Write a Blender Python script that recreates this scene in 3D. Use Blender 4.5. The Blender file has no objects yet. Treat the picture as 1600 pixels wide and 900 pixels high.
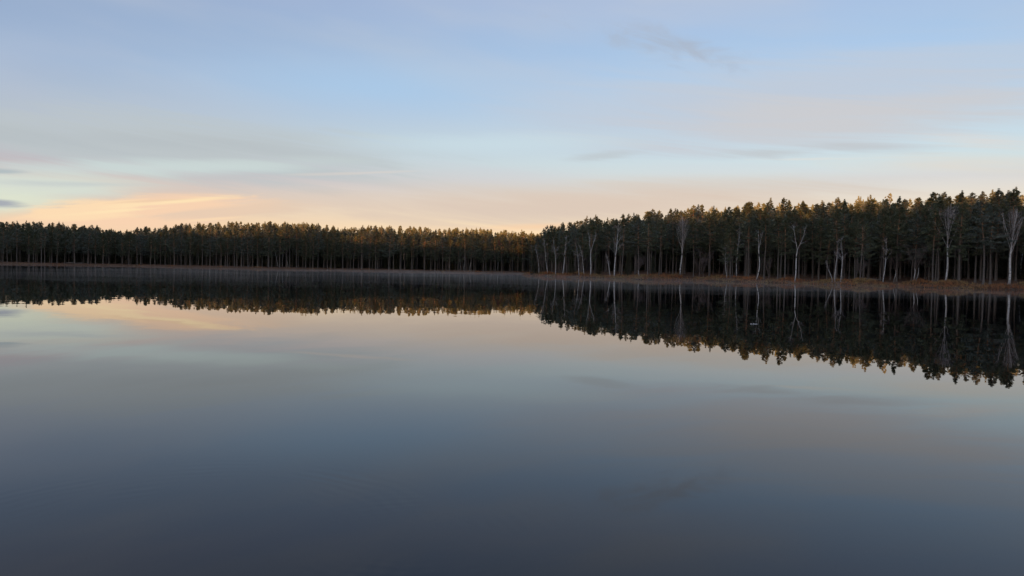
import bpy, math, random
import numpy as np
from mathutils import Matrix, Vector

rad = math.radians
random.seed(7)
RNG = np.random.default_rng(11)
scene = bpy.context.scene
COL = scene.collection

# ------------------------------------------------------------------ camera
CAM_H, FOC, PITCH, ROLL = 2.2, 1155.0, 1.56, 1.09          # eye height (m), focal length in 1600-px units
cam_data = bpy.data.cameras.new('camera')
cam_data.sensor_width = 36.0
cam_data.lens = FOC / 1600.0 * 36.0
cam_data.clip_start, cam_data.clip_end = 0.1, 12000.0
camera = bpy.data.objects.new('camera', cam_data)
CAM_M = Matrix.Translation((0, 0, CAM_H)) @ Matrix.Rotation(rad(90 - PITCH), 4, 'X') @ Matrix.Rotation(rad(ROLL), 4, 'Z')
camera.matrix_world = CAM_M
COL.objects.link(camera)
scene.camera = camera
CAM_R = CAM_M.to_3x3()
CAM_RI = CAM_R.inverted()


def ray(px, py):
    return (CAM_R @ Vector((px - 800.0, 450.0 - py, -FOC))).normalized()


def column_x(px, depth, py=425.0):
    """world x of a picture column at a given depth"""
    d = ray(px, py)
    return d.x / d.y * depth


def column_of(x, y, z=0.5):
    v = CAM_RI @ Vector((x, y, z - CAM_H))
    return 800.0 + FOC * v.x / -v.z


def height_at(px, py, depth):
    d = ray(px, py)
    return CAM_H + d.z / d.y * depth


# ------------------------------------------------------------------ sky, sun, exposure
SUN_EL, SUN_AZ = 2.75, 25.0        # low sun behind the camera and to the left; light travels towards +Y turned by SUN_AZ to +X
scene.view_settings.view_transform = 'Standard'
scene.view_settings.look = 'None'
EXPOSURE = 1.3                     # the photograph is exposed for the dawn shade
scene.view_settings.exposure = EXPOSURE
scene.view_settings.gamma = 1.0
scene.view_settings.use_curve_mapping = False
scene.cycles.use_denoising = True
scene.cycles.max_bounces = 8
scene.cycles.diffuse_bounces = 4
scene.cycles.glossy_bounces = 3
scene.cycles.transparent_max_bounces = 8
scene.cycles.volume_bounces = 0


def lin(c):
    return tuple((v / 255 / 12.92) if v / 255 <= 0.04045 else ((v / 255 + 0.055) / 1.055) ** 2.4 for v in c)



def shown(c):
    """scene colour that is displayed as the sRGB colour c at this exposure"""
    return tuple(v / 2 ** EXPOSURE for v in lin(c))


class X:
    """a small expression wrapper round shader Math nodes"""
    def __init__(self, nt, s): self.nt, self.s = nt, s

    def op(self, kind, *others, clamp=False):
        n = self.nt.nodes.new('ShaderNodeMath'); n.operation = kind; n.use_clamp = clamp
        for i, a in enumerate((self,) + others):
            if isinstance(a, X): self.nt.links.new(a.s, n.inputs[i])
            else: n.inputs[i].default_value = a
        return X(self.nt, n.outputs[0])

    def __add__(self, o): return self.op('ADD', o)
    def __sub__(self, o): return self.op('SUBTRACT', o)
    def __mul__(self, o): return self.op('MULTIPLY', o)
    def __truediv__(self, o): return self.op('DIVIDE', o)
    def clamp(self): return self.op('ADD', 0.0, clamp=True)

    def smooth(self, lo, hi):
        n = self.nt.nodes.new('ShaderNodeMapRange'); n.interpolation_type = 'SMOOTHSTEP'
        self.nt.links.new(self.s, n.inputs['Value'])
        n.inputs['From Min'].default_value = lo; n.inputs['From Max'].default_value = hi
        return X(self.nt, n.outputs[0])


def combine(nt, x, y, z=0.0):
    n = nt.nodes.new('ShaderNodeCombineXYZ')
    for i, a in enumerate((x, y, z)):
        if isinstance(a, X): nt.links.new(a.s, n.inputs[i])
        else: n.inputs[i].default_value = a
    return n.outputs[0]


def noise(nt, vec, scale, detail=4.0, rough=0.5, distort=0.0, color=False):
    n = nt.nodes.new('ShaderNodeTexNoise')
    n.inputs['Scale'].default_value = scale; n.inputs['Detail'].default_value = detail
    n.inputs['Roughness'].default_value = rough; n.inputs['Distortion'].default_value = distort
    if vec is not None: nt.links.new(vec, n.inputs['Vector'])
    return n.outputs['Color'] if color else X(nt, n.outputs['Fac'])


def mix(nt, fac, a, b, blend='MIX'):
    n = nt.nodes.new('ShaderNodeMix'); n.data_type = 'RGBA'; n.blend_type = blend
    for key, v in ((0, fac), (6, a), (7, b)):
        if isinstance(v, X): nt.links.new(v.s, n.inputs[key])
        elif isinstance(v, bpy.types.NodeSocket): nt.links.new(v, n.inputs[key])
        elif key == 0: n.inputs[0].default_value = v
        else: n.inputs[key].default_value = (*v[:3], 1.0)
    return n.outputs[2]


def ramp(nt, fac, stops):
    n = nt.nodes.new('ShaderNodeValToRGB')
    nt.links.new(fac.s, n.inputs[0])
    el = n.color_ramp.elements
    while len(el) < len(stops): el.new(0.5)
    for e, (p, c) in zip(el, stops):
        e.position = p; e.color = (*c[:3], 1.0)
    return n.outputs[0]


world = bpy.data.worlds.new('World'); scene.world = world; world.use_nodes = True
wn = world.node_tree; wn.nodes.clear()
out = wn.nodes.new('ShaderNodeOutputWorld'); bg = wn.nodes.new('ShaderNodeBackground')
wn.links.new(bg.outputs[0], out.inputs[0])
sky = wn.nodes.new('ShaderNodeTexSky'); sky.sky_type = 'NISHITA'; sky.sun_disc = False
sky.sun_elevation = rad(SUN_EL); sky.sun_rotation = rad(180 + SUN_AZ)
sky.air_density, sky.dust_density, sky.ozone_density = 1.0, 0.6, 2.0
geo = wn.nodes.new('ShaderNodeTexCoord'); sep = wn.nodes.new('ShaderNodeSeparateXYZ')
wn.links.new(geo.outputs['Generated'], sep.inputs[0])
dx, dy, dz = (X(wn, sep.outputs[i]) for i in range(3))
AZ = dx.op('ARCTAN2', dy) * 57.29578                      # degrees, right of the view axis positive
EL = dz.op('ARCSINE') * 57.29578                          # degrees above the horizon


def sky_pos(px, py):
    d = ray(px, py)
    return math.degrees(math.atan2(d.x, d.y)), math.degrees(math.asin(d.z))


streak = noise(wn, combine(wn, AZ * 0.035, EL * 0.26), 1.0, 7.0, 0.55, 0.4)
fine = noise(wn, combine(wn, AZ * 0.13, EL * 1.15 - AZ * 0.10), 1.0, 9.0, 0.62, 1.0)
fibre = noise(wn, combine(wn, AZ * 0.05 + EL * 0.006, EL * 0.80 + AZ * 0.085), 1.0, 9.0, 0.62, 0.7)
soft = noise(wn, combine(wn, AZ * 0.022, EL * 0.10 + AZ * 0.012), 1.3, 4.0, 0.5)
EW = EL + (streak - 0.5) * 1.7 + (fibre - 0.5) * 1.6
# the clear sky is the Nishita sky plus what high thin haze adds to it
CLEAR = [(-2, (238, 198, 170)), (1.0, (243, 203, 175)), (2.8, (240, 205, 180)), (4.4, (230, 205, 188)), (6.2, (218, 208, 200)),
         (8.0, (207, 216, 216)), (10.0, (195, 214, 225)), (13.0, (180, 206, 228)), (16.5, (170, 196, 223)),
         (20.0, (167, 188, 219)), (24, (157, 181, 215)), (34, (150, 172, 208)), (60, (144, 164, 202))]
GIVEN = [(-2, (0.40, 0.20, 0.035)), (0.9, (0.434, 0.243, 0.045)), (5.4, (0.525, 0.600, 0.392)), (10, (0.366, 0.555, 0.563)), (19.1, (0.219, 0.383, 0.513)), (31.9, (0.129, 0.237, 0.366)), (44.7, (0.087, 0.165, 0.27)), (60, (0.075, 0.14, 0.24))]
stops = []
for e, c in CLEAR:
    g_ = [np.interp(e, [q[0] for q in GIVEN], [q[1][i] for q in GIVEN]) for i in range(3)]
    stops.append(((e + 2.0) / 62.0, [max(0.0, t - q) / 2 ** EXPOSURE for t, q in zip(lin(c), g_)]))
base = ramp(wn, ((EW + 2.0) / 62.0).clamp(), stops)
nish = mix(wn, 1.0, sky.outputs[0], (0.12, 0.12, 0.12), 'MULTIPLY')
skyc = mix(wn, 1.0, nish, base, 'ADD')
# a thin high veil over the whole dome, thicker to the right of the view
veil = (soft.smooth(0.36, 0.70)) * (EL.smooth(6.0, 14.0)) * 0.5
skyc = mix(wn, veil, skyc, shown((198, 202, 210)))
puff = noise(wn, combine(wn, AZ * 0.30 + EL * 0.1, EL * 0.75 + AZ * 0.12), 1.0, 7.0, 0.6, 0.6)


def cloud(px0, py0, px1, py1, thick, color, amount, soft_edge=0.8, k=1.3, tex=None):
    """a cloud lying along the line between two directions, thick degrees high"""
    global skyc
    a0, e0 = sky_pos(px0, py0); a1, e1 = sky_pos(px1, py1)
    ca, ce = (a0 + a1) / 2, (e0 + e1) / 2
    t = math.atan2(e1 - e0, a1 - a0); half = math.hypot(a1 - a0, e1 - e0) / 2
    u = ((AZ - ca) * math.cos(t) + (EL - ce) * math.sin(t)) / half
    v = ((EL - ce) * math.cos(t) - (AZ - ca) * math.sin(t)) / thick
    r = (u * u + v * v).op('SQRT')
    m = ((X(wn, r.s) * -1.0) + 1.0 + ((tex or fine) - 0.5) * k).smooth(0.0, soft_edge) * amount
    skyc = mix(wn, m, skyc, shown(color))


cloud(-500, 95, 300, 60, 3.2, (176, 190, 212), 0.75, 1.3, 1.0, soft)           # pale film, upper left
cloud(150, 90, 950, 150, 3.4, (169, 202, 233), 0.70, 1.2, 0.8, soft)          # clearer blue above the middle
cloud(-560, 140, 800, 262, 2.9, (189, 197, 200), 0.95, 0.8, 1.5, fibre)      # grey veil across the left, thinning to the right
cloud(-300, 180, 560, 236, 1.2, (182, 190, 195), 0.65, 1.0, 2.4, fibre)
cloud(-300, 262, 620, 250, 0.85, (205, 218, 216), 0.80, 0.9, 1.5, fibre)      # pale clear gap below it
cloud(-300, 290, 330, 288, 1.3, (214, 222, 212), 0.92, 0.8, 1.0, fibre)
cloud(-260, 312, 200, 318, 1.2, (222, 228, 208), 0.95, 0.9, 1.0)
cloud(-60, 283, 300, 290, 0.28, (198, 205, 204), 0.75, 1.0, 2.2, fibre)
cloud(700, 185, 1900, 60, 4.6, (193, 203, 217), 0.90, 0.8, 1.1, fibre)        # mauve grey veil upper right
cloud(880, 205, 1900, 130, 2.6, (205, 205, 208), 0.90, 0.9, 1.8, fibre)
cloud(420, 224, 1120, 208, 1.2, (203, 222, 230), 0.60, 1.1, 1.6, fibre)       # pale blue gap
cloud(480, 284, 1800, 262, 1.1, (215, 209, 201), 0.80, 1.0, 1.3, fibre)       # beige pink bank low in the middle
cloud(240, 322, 1650, 294, 2.3, (220, 201, 185), 0.92, 0.9, 1.1, fibre)
cloud(-20, 347, 450, 318, 1.5, (248, 211, 178), 0.97, 0.45, 1.2)              # peach cloud, low left
cloud(20, 336, 260, 318, 1.1, (253, 221, 181), 0.95, 0.6, 2.2)
cloud(200, 340, 520, 320, 0.8, (228, 203, 180), 0.75, 0.8, 2.6)
cloud(120, 328, 410, 303, 0.26, (255, 228, 184), 0.95, 0.9, 1.8)
cloud(60, 338, 300, 321, 0.17, (255, 228, 184), 0.9, 0.9, 1.8)
cloud(150, 318, 330, 309, 0.12, (236, 204, 170), 0.7, 0.9, 1.8)
cloud(240, 349, 420, 336, 0.16, (255, 222, 182), 0.6, 0.9, 1.8)
cloud(420, 274, 720, 264, 0.16, (238, 218, 202), 0.30, 1.0, 2.6, fibre)
cloud(700, 358, 1000, 349, 0.40, (251, 209, 168), 0.65, 1.0, 1.2)
cloud(-80, 313, 60, 321, 0.36, (166, 171, 180), 0.95, 0.7, 1.0)               # small dark clouds at the left edge
cloud(-80, 263, 65, 271, 0.28, (176, 188, 192), 0.9, 0.8, 1.0)
cloud(1110, 240, 1300, 236, 0.60, (192, 197, 200), 0.62, 1.1, 3.2, fibre)     # grey flat streaks right of the middle
cloud(1210, 224, 1480, 233, 0.55, (192, 196, 200), 0.62, 1.1, 3.2, fibre)
cloud(870, 250, 1010, 238, 0.40, (190, 197, 201), 0.60, 1.0, 2.8, fibre)
cloud(1140, 249, 1420, 246, 0.14, (224, 223, 217), 0.6, 1.0, 2.0)
cloud(880, 36, 1200, 100, 1.3, (172, 180, 194), 0.72, 1.3, 2.6, puff)         # smudge up high
cloud(1250, 254, 1750, 260, 1.1, (226, 217, 205), 0.70, 1.2, 2.0, fibre)
cloud(1380, 210, 1720, 228, 0.6, (230, 214, 202), 0.65, 1.2, 2.2, fibre)
wn.links.new(skyc, bg.inputs['Color'])
bg.inputs['Strength'].default_value = 1.0

sun_data = bpy.data.lights.new('sun', 'SUN')
sun_data.energy = 5.0; sun_data.angle = rad(0.5); sun_data.color = (1.0, 0.43, 0.13)
sun = bpy.data.objects.new('sun', sun_data); COL.objects.link(sun)
SUN_DIR = Vector((math.sin(rad(SUN_AZ)) * math.cos(rad(SUN_EL)), math.cos(rad(SUN_AZ)) * math.cos(rad(SUN_EL)), -math.sin(rad(SUN_EL))))
sun.rotation_euler = SUN_DIR.to_track_quat('-Z', 'Y').to_euler()
sun.location = (-100, -200, 60)


# ------------------------------------------------------------------ helpers
def tag(o, label=None, category=None, group=None, kind=None):
    for k, v in (('label', label), ('category', category), ('group', group), ('kind', kind)):
        if v: o[k] = v
    return o


def material(name):
    m = bpy.data.materials.new(name); m.use_nodes = True
    return m, m.node_tree, m.node_tree.nodes['Principled BSDF']


class MB:
    """collects triangles and quads with numpy and builds one mesh"""
    def __init__(self): self.v, self.t, self.q, self.n = [], [], [], 0

    def add(self, verts, tris=None, quads=None):
        verts = np.asarray(verts, float)
        if tris is not None and len(tris): self.t.append(np.asarray(tris, int) + self.n)
        if quads is not None and len(quads): self.q.append(np.asarray(quads, int) + self.n)
        self.v.append(verts); self.n += len(verts)

    def tube(self, pts, radii, sides=6, cap=True):
        pts = np.asarray(pts, float); n = len(pts)
        tang = np.gradient(pts, axis=0)
        tang /= np.maximum(np.linalg.norm(tang, axis=1, keepdims=True), 1e-9)
        ref = np.array([0.0, 0.0, 1.0]) if abs(tang[:, 2]).mean() < 0.8 else np.array([1.0, 0.0, 0.0])
        a = np.cross(tang, ref); a /= np.maximum(np.linalg.norm(a, axis=1, keepdims=True), 1e-9)
        b = np.cross(tang, a)
        ang = np.linspace(0, 2 * math.pi, sides, endpoint=False)
        ring = np.cos(ang)[None, :, None] * a[:, None] + np.sin(ang)[None, :, None] * b[:, None]
        v = (pts[:, None] + ring * np.asarray(radii, float)[:, None, None]).reshape(-1, 3)
        i = np.arange(n - 1)[:, None] * sides + np.arange(sides)[None]
        j = np.arange(n - 1)[:, None] * sides + (np.arange(sides)[None] + 1) % sides
        self.add(v, quads=np.stack([i, j, j + sides, i + sides], -1).reshape(-1, 4))
        if cap:
            base = (n - 1) * sides
            self.add(np.vstack([v[base:base + sides], pts[-1:]]), tris=[(k, (k + 1) % sides, sides) for k in range(sides)])

    def blades(self, pos, axis, length, width, count, spread, up=0.15):
        """tufts of narrow triangles: needles, grass"""
        n = len(pos)
        if n == 0: return
        P = np.repeat(np.asarray(pos, float), count, 0); A = np.repeat(np.asarray(axis, float), count, 0)
        L = np.repeat(np.broadcast_to(np.asarray(length, float), (n,)), count) * RNG.uniform(0.6, 1.15, n * count)
        R = RNG.normal(size=(n * count, 3)); R /= np.linalg.norm(R, axis=1, keepdims=True)
        D = A + R * spread + np.array([0, 0, up]); D /= np.linalg.norm(D, axis=1, keepdims=True)
        S = np.cross(D, RNG.normal(size=D.shape)); S /= np.maximum(np.linalg.norm(S, axis=1, keepdims=True), 1e-9)
        W = np.repeat(np.broadcast_to(np.asarray(width, float), (n,)), count)[:, None] * 0.5
        mid = P + D * L[:, None] * 0.45
        v = np.stack([P, mid + S * W, P + D * L[:, None], mid - S * W], 1).reshape(-1, 3)
        k = np.arange(n * count)[:, None] * 4
        self.add(v, quads=k + np.arange(4)[None])

    def mesh(self, name, mat, smooth=False):
        me = bpy.data.meshes.new(name)
        V = np.vstack(self.v) if self.v else np.zeros((0, 3))
        T = np.vstack(self.t) if self.t else np.zeros((0, 3), int)
        Q = np.vstack(self.q) if self.q else np.zeros((0, 4), int)
        me.vertices.add(len(V)); me.vertices.foreach_set('co', V.astype(np.float32).ravel())
        me.loops.add(T.size + Q.size); me.loops.foreach_set('vertex_index', np.concatenate([T.ravel(), Q.ravel()]).astype(np.int32))
        me.polygons.add(len(T) + len(Q))
        me.polygons.foreach_set('loop_start', np.concatenate([np.arange(len(T)) * 3, T.size + np.arange(len(Q)) * 4]).astype(np.int32))
        me.update(calc_edges=True)
        if smooth: me.polygons.foreach_set('use_smooth', np.ones(len(me.polygons), bool))
        me.materials.append(mat)
        return me

    def build(self, name, mat, parent=None, smooth=False):
        o = bpy.data.objects.new(name, self.mesh(name, mat, smooth)); COL.objects.link(o); o.parent = parent
        return o


def empty(name, loc, rotz=0.0, scale=(1, 1, 1)):
    o = bpy.data.objects.new(name, None); COL.objects.link(o)
    o.location = loc; o.rotation_euler = (0, 0, rotz); o.scale = scale; o.empty_display_size = 0.3
    return o


def part(name, mesh, parent):
    o = bpy.data.objects.new(name, mesh); COL.objects.link(o); o.parent = parent
    return o


# ------------------------------------------------------------------ the lake outline and the ground
def P(px, depth): return (column_x(px, depth), depth)


FAR = [(-260, 300), (-120, 288), (0, 284), (60, 286), (100, 292), (200, 300), (300, 294), (400, 282), (450, 284), (500, 290), (600, 288), (680, 294),
       (700, 290), (755, 292), (770, 302), (805, 308), (830, 312), (848, 318)]
RIGHT = [(826, 243), (823, 231), (835, 219), (870, 206), (905, 197), (935, 196), (960, 186), (978, 187), (1000, 176), (1030, 177), (1050, 186), (1085, 190), (1108, 175),
         (1180, 169), (1240, 160), (1262, 165), (1288, 151), (1330, 148), (1375, 145), (1398, 153), (1425, 147), (1440, 140), (1475, 138),
         (1500, 133), (1540, 133), (1562, 137), (1590, 135), (1640, 134), (1720, 128)]
LAKE = np.array([P(*a) for a in FAR] + [P(*a) for a in RIGHT] +
                [(150, 96), (160, 60), (120, 22), (60, 4), (18, 1.6), (-20, 1.8), (-70, 0), (-160, 4), (-260, 40), (-320, 120), (-345, 220)])


def signed_shore(x, y):
    """metres to the waterline: positive on land, negative in the lake"""
    x = np.asarray(x, float).ravel(); y = np.asarray(y, float).ravel()
    d2 = np.full(len(x), 1e18); inside = np.zeros(len(x), bool)
    for (ax, ay), (bx, by) in zip(LAKE, np.roll(LAKE, -1, 0)):
        ex, ey = bx - ax, by - ay
        t = np.clip(((x - ax) * ex + (y - ay) * ey) / (ex * ex + ey * ey), 0, 1)
        d2 = np.minimum(d2, (x - ax - t * ex) ** 2 + (y - ay - t * ey) ** 2)
        if ay != by:
            hit = ((ay > y) != (by > y)) & (x < (bx - ax) * (y - ay) / (by - ay) + ax)
            inside ^= hit
    d = np.sqrt(d2)
    return np.where(inside, -d, d)


_ph = RNG.uniform(0, 6.28, (24, 2)); _dir = RNG.uniform(0, 6.28, 24)


def bumps(x, y, wl, k0, n=6):
    s = 0
    for i in range(k0, k0 + n):
        w = 6.283 / (wl * (0.7 + 0.12 * (i - k0)))
        s = s + np.sin((x * math.cos(_dir[i]) + y * math.sin(_dir[i])) * w + _ph[i, 0])
    return s / n ** 0.5 / 1.4


def sstep(a, b, v):
    t = np.clip((v - a) / (b - a), 0, 1); return t * t * (3 - 2 * t)


SHADE_RIDGE_H = 26.2  # unseen rise at the camera's back, height set to shade the shores


def ground_z(x, y, sd=None):
    x = np.asarray(x, float); y = np.asarray(y, float)
    sd = signed_shore(x, y).reshape(x.shape) if sd is None else sd
    wob = sd + 1.1 * bumps(x, y, 9, 0) + 0.4 * bumps(x, y, 3.5, 6)
    land = 0.75 * sstep(-0.6, 4.5, wob) + 0.9 * sstep(4, 18, wob) + 1.5 * sstep(15, 55, wob) + 0.12 * bumps(x, y, 6, 12) * sstep(1, 6, sd)
    far_rise = 4.0 * sstep(40, 130, sd) * (y > 60)
    land = np.where(y > 268, np.minimum(land, 0.38 + 0.35 * (land - 0.38)), land)          # the far bank is lower
    behind = (SHADE_RIDGE_H + 1.3 * bumps(x, y, 70, 14) - 0.6 * sstep(-50, -110, x * math.cos(rad(SUN_AZ)) - y * math.sin(rad(SUN_AZ)))) * sstep(25, 85, -(x * math.sin(rad(SUN_AZ)) + y * math.cos(rad(SUN_AZ)))) * sstep(2, 30, sd)  # added rise, its humps and dip shaped so sun reaches only some treetops
    return np.where(wob > -0.6, land + far_rise + behind, -0.05 - 1.6 * sstep(0.6, 14, -wob))


def axis(dense0, dense1, step, lim):
    a = list(np.arange(dense0, dense1 + 0.01, step)); s = step
    while a[-1] < lim: s *= 1.35; a.append(a[-1] + s)
    s = step
    while a[0] > -lim: s *= 1.35; a.insert(0, a[0] - s)
    return np.array(a)


gx, gy = axis(-250, 150, 1.5, 6000), axis(-20, 345, 1.5, 6000)
GX, GY = np.meshgrid(gx, gy)
GZ = ground_z(GX, GY)
g = MB()
ii = np.arange(len(gy) - 1)[:, None] * len(gx) + np.arange(len(gx) - 1)[None]
g.add(np.stack([GX, GY, GZ], -1).reshape(-1, 3), quads=np.stack([ii, ii + 1, ii + 1 + len(gx), ii + len(gx)], -1).reshape(-1, 4))

m_ground, nt, bs = material('forest_floor')
tc = nt.nodes.new('ShaderNodeTexCoord'); sp = nt.nodes.new('ShaderNodeSeparateXYZ')
nt.links.new(tc.outputs['Object'], sp.inputs[0])
gz = X(nt, sp.outputs[2])
n1 = noise(nt, tc.outputs['Object'], 0.35, 6, 0.6); n2 = noise(nt, tc.outputs['Object'], 2.5, 5, 0.65)
c = mix(nt, n1.smooth(0.35, 0.65), (0.15, 0.085, 0.058), (0.21, 0.12, 0.078))
c = mix(nt, n2.smooth(0.48, 0.64) * 0.85, c, (0.075, 0.06, 0.032))
sand = (gz + (n2 - 0.5) * 0.4).smooth(0.16, 0.02)
c = mix(nt, sand, c, (0.115, 0.078, 0.05))
nt.links.new(c, bs.inputs['Base Color']); bs.inputs['Roughness'].default_value = 0.95
bs.inputs['Specular IOR Level'].default_value = 0.1
tag(g.build('ground', m_ground, smooth=True), 'brown forest floor and low grassy banks round the lake', 'ground', kind='structure')

# water: one sheet at z = 0 under the banks
m_water, nt, bs = material('still_lake_water')
tc = nt.nodes.new('ShaderNodeTexCoord'); sp = nt.nodes.new('ShaderNodeSeparateXYZ')
nt.links.new(tc.outputs['Object'], sp.inputs[0])
wx, wy = X(nt, sp.outputs[0]), X(nt, sp.outputs[1])
patch = noise(nt, combine(nt, wx * 0.02, wy * 0.03), 1.0, 3, 0.5)


def slope(vec, scale, detail, amp):
    s = nt.nodes.new('ShaderNodeSeparateXYZ')
    nt.links.new(noise(nt, vec, scale, detail, 0.5, color=True), s.inputs[0])
    return (X(nt, s.outputs[0]) - 0.5) * amp, (X(nt, s.outputs[1]) - 0.5) * amp


ax_, ay_ = slope(tc.outputs['Object'], 0.9, 2, 0.0085)
bx_, by_ = slope(combine(nt, wx * 0.12, wy * 0.30), 1.0, 2, 0.0030)
calm = patch.smooth(0.35, 0.7) * 0.8 + 0.35
nx, ny = ax_ * calm + bx_, ay_ * calm + by_


broken = noise(nt, tc.outputs['Object'], 0.75, 3, 0.55)


def rings(cx, cy, wavelength, r0, width, amp):
    """a spreading set of ring ripples round a point on the lake"""
    global nx, ny
    ex, ey = wx - cx, wy - cy
    r = (ex * ex + ey * ey).op('SQRT') + (broken - 0.5) * (wavelength * 3.0)
    env = (((r - r0) / width) * ((r - r0) / width) * -1.0).op('EXPONENT')
    w = (r * (6.283 / wavelength)).op('SINE') * env * amp * broken.smooth(0.42, 0.66)
    nx = nx + w * (ex / r); ny = ny + w * (ey / r)


def water_point(px, py):
    d = ray(px, py); t = -CAM_H / d.z
    return d.x * t, d.y * t


rings(*water_point(250, 850), 0.16, 1.9, 0.75, 0.007)
rings(*water_point(760, 489), 0.9, 2.0, 1.6, 0.0028)
rings(*water_point(640, 838), 0.13, 0.9, 0.35, 0.005)
vn = nt.nodes.new('ShaderNodeVectorMath'); vn.operation = 'NORMALIZE'
nt.links.new(combine(nt, nx, ny, 1.0), vn.inputs[0])
nt.links.new(vn.outputs[0], bs.inputs['Normal'])
bs.inputs['Base Color'].default_value = (0.002, 0.003, 0.004, 1)
bs.inputs['Roughness'].default_value = 0.0
bs.inputs['IOR'].default_value = 1.26
w = MB(); w.add([(-420, -20, 0), (260, -20, 0), (260, 360, 0), (-420, 360, 0)], quads=[(0, 1, 2, 3)])
tag(w.build('lake_water', m_water), 'calm dark lake water mirroring the sky and the forest', 'water', kind='structure')


# ------------------------------------------------------------------ materials of the trees
def foliage_material(name, dark, light, frost):
    m, nt, bs = material(name)
    oi = nt.nodes.new('ShaderNodeObjectInfo'); tc = nt.nodes.new('ShaderNodeTexCoord')
    r = X(nt, oi.outputs['Random'])
    n = noise(nt, tc.outputs['Object'], 0.9, 3, 0.6)
    c = mix(nt, n.smooth(0.3, 0.7), dark, light)
    c = mix(nt, r.smooth(0.45, 1.0) * 0.8, c, frost)
    nt.links.new(c, bs.inputs['Base Color'])
    bs.inputs['Roughness'].default_value = 0.55; bs.inputs['Specular IOR Level'].default_value = 0.5
    return m


m_needles = foliage_material('pine_needles', (0.088, 0.106, 0.056), (0.125, 0.145, 0.086), (0.155, 0.188, 0.165))
m_spruce = foliage_material('spruce_needles', (0.050, 0.058, 0.026), (0.085, 0.090, 0.042), (0.075, 0.086, 0.060))

m_pine_bark, nt, bs = material('pine_bark')
tc = nt.nodes.new('ShaderNodeTexCoord'); sp = nt.nodes.new('ShaderNodeSeparateXYZ'); nt.links.new(tc.outputs['Object'], sp.inputs[0])
n = noise(nt, tc.outputs['Object'], 6, 5, 0.65)
low = mix(nt, n.smooth(0.3, 0.7), (0.10, 0.083, 0.070), (0.21, 0.18, 0.155))
high = mix(nt, n.smooth(0.3, 0.7), (0.22, 0.115, 0.06), (0.30, 0.18, 0.10))
nt.links.new(mix(nt, (X(nt, sp.outputs[2]) + (n - 0.5) * 4).smooth(7.5, 13.0), low, high), bs.inputs['Base Color'])
bs.inputs['Roughness'].default_value = 0.9

m_birch, nt, bs = material('birch_bark')
tc = nt.nodes.new('ShaderNodeTexCoord'); sp = nt.nodes.new('ShaderNodeSeparateXYZ'); nt.links.new(tc.outputs['Object'], sp.inputs[0])
bxx, byy, bzz = (X(nt, sp.outputs[i]) for i in range(3))
marks = noise(nt, combine(nt, bxx * 1.2, byy * 1.2, bzz * 1.5), 1.0, 5, 0.7)
foot = (bzz + (marks - 0.5) * 3.0).smooth(1.6, 0.2)
c = mix(nt, marks.smooth(0.53, 0.60), (0.66, 0.64, 0.60), (0.07, 0.06, 0.055))
c = mix(nt, foot * 0.7, c, (0.09, 0.075, 0.065))
nt.links.new(c, bs.inputs['Base Color']); bs.inputs['Roughness'].default_value = 0.75

m_twig, nt, bs = material('birch_branches')
n = noise(nt, None, 3.0, 3)
nt.links.new(mix(nt, n.smooth(0.35, 0.65), (0.46, 0.43, 0.41), (0.62, 0.59, 0.56)), bs.inputs['Base Color']); bs.inputs['Roughness'].default_value = 0.8
m_finetwig, nt, bs = material('fine_brown_twigs'); bs.inputs['Base Color'].default_value = (0.17, 0.13, 0.115, 1); bs.inputs['Roughness'].default_value = 0.85
m_redtwig, nt, bs = material('reddish_twigs'); bs.inputs['Base Color'].default_value = (0.24, 0.085, 0.06, 1); bs.inputs['Roughness'].default_value = 0.85


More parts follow.
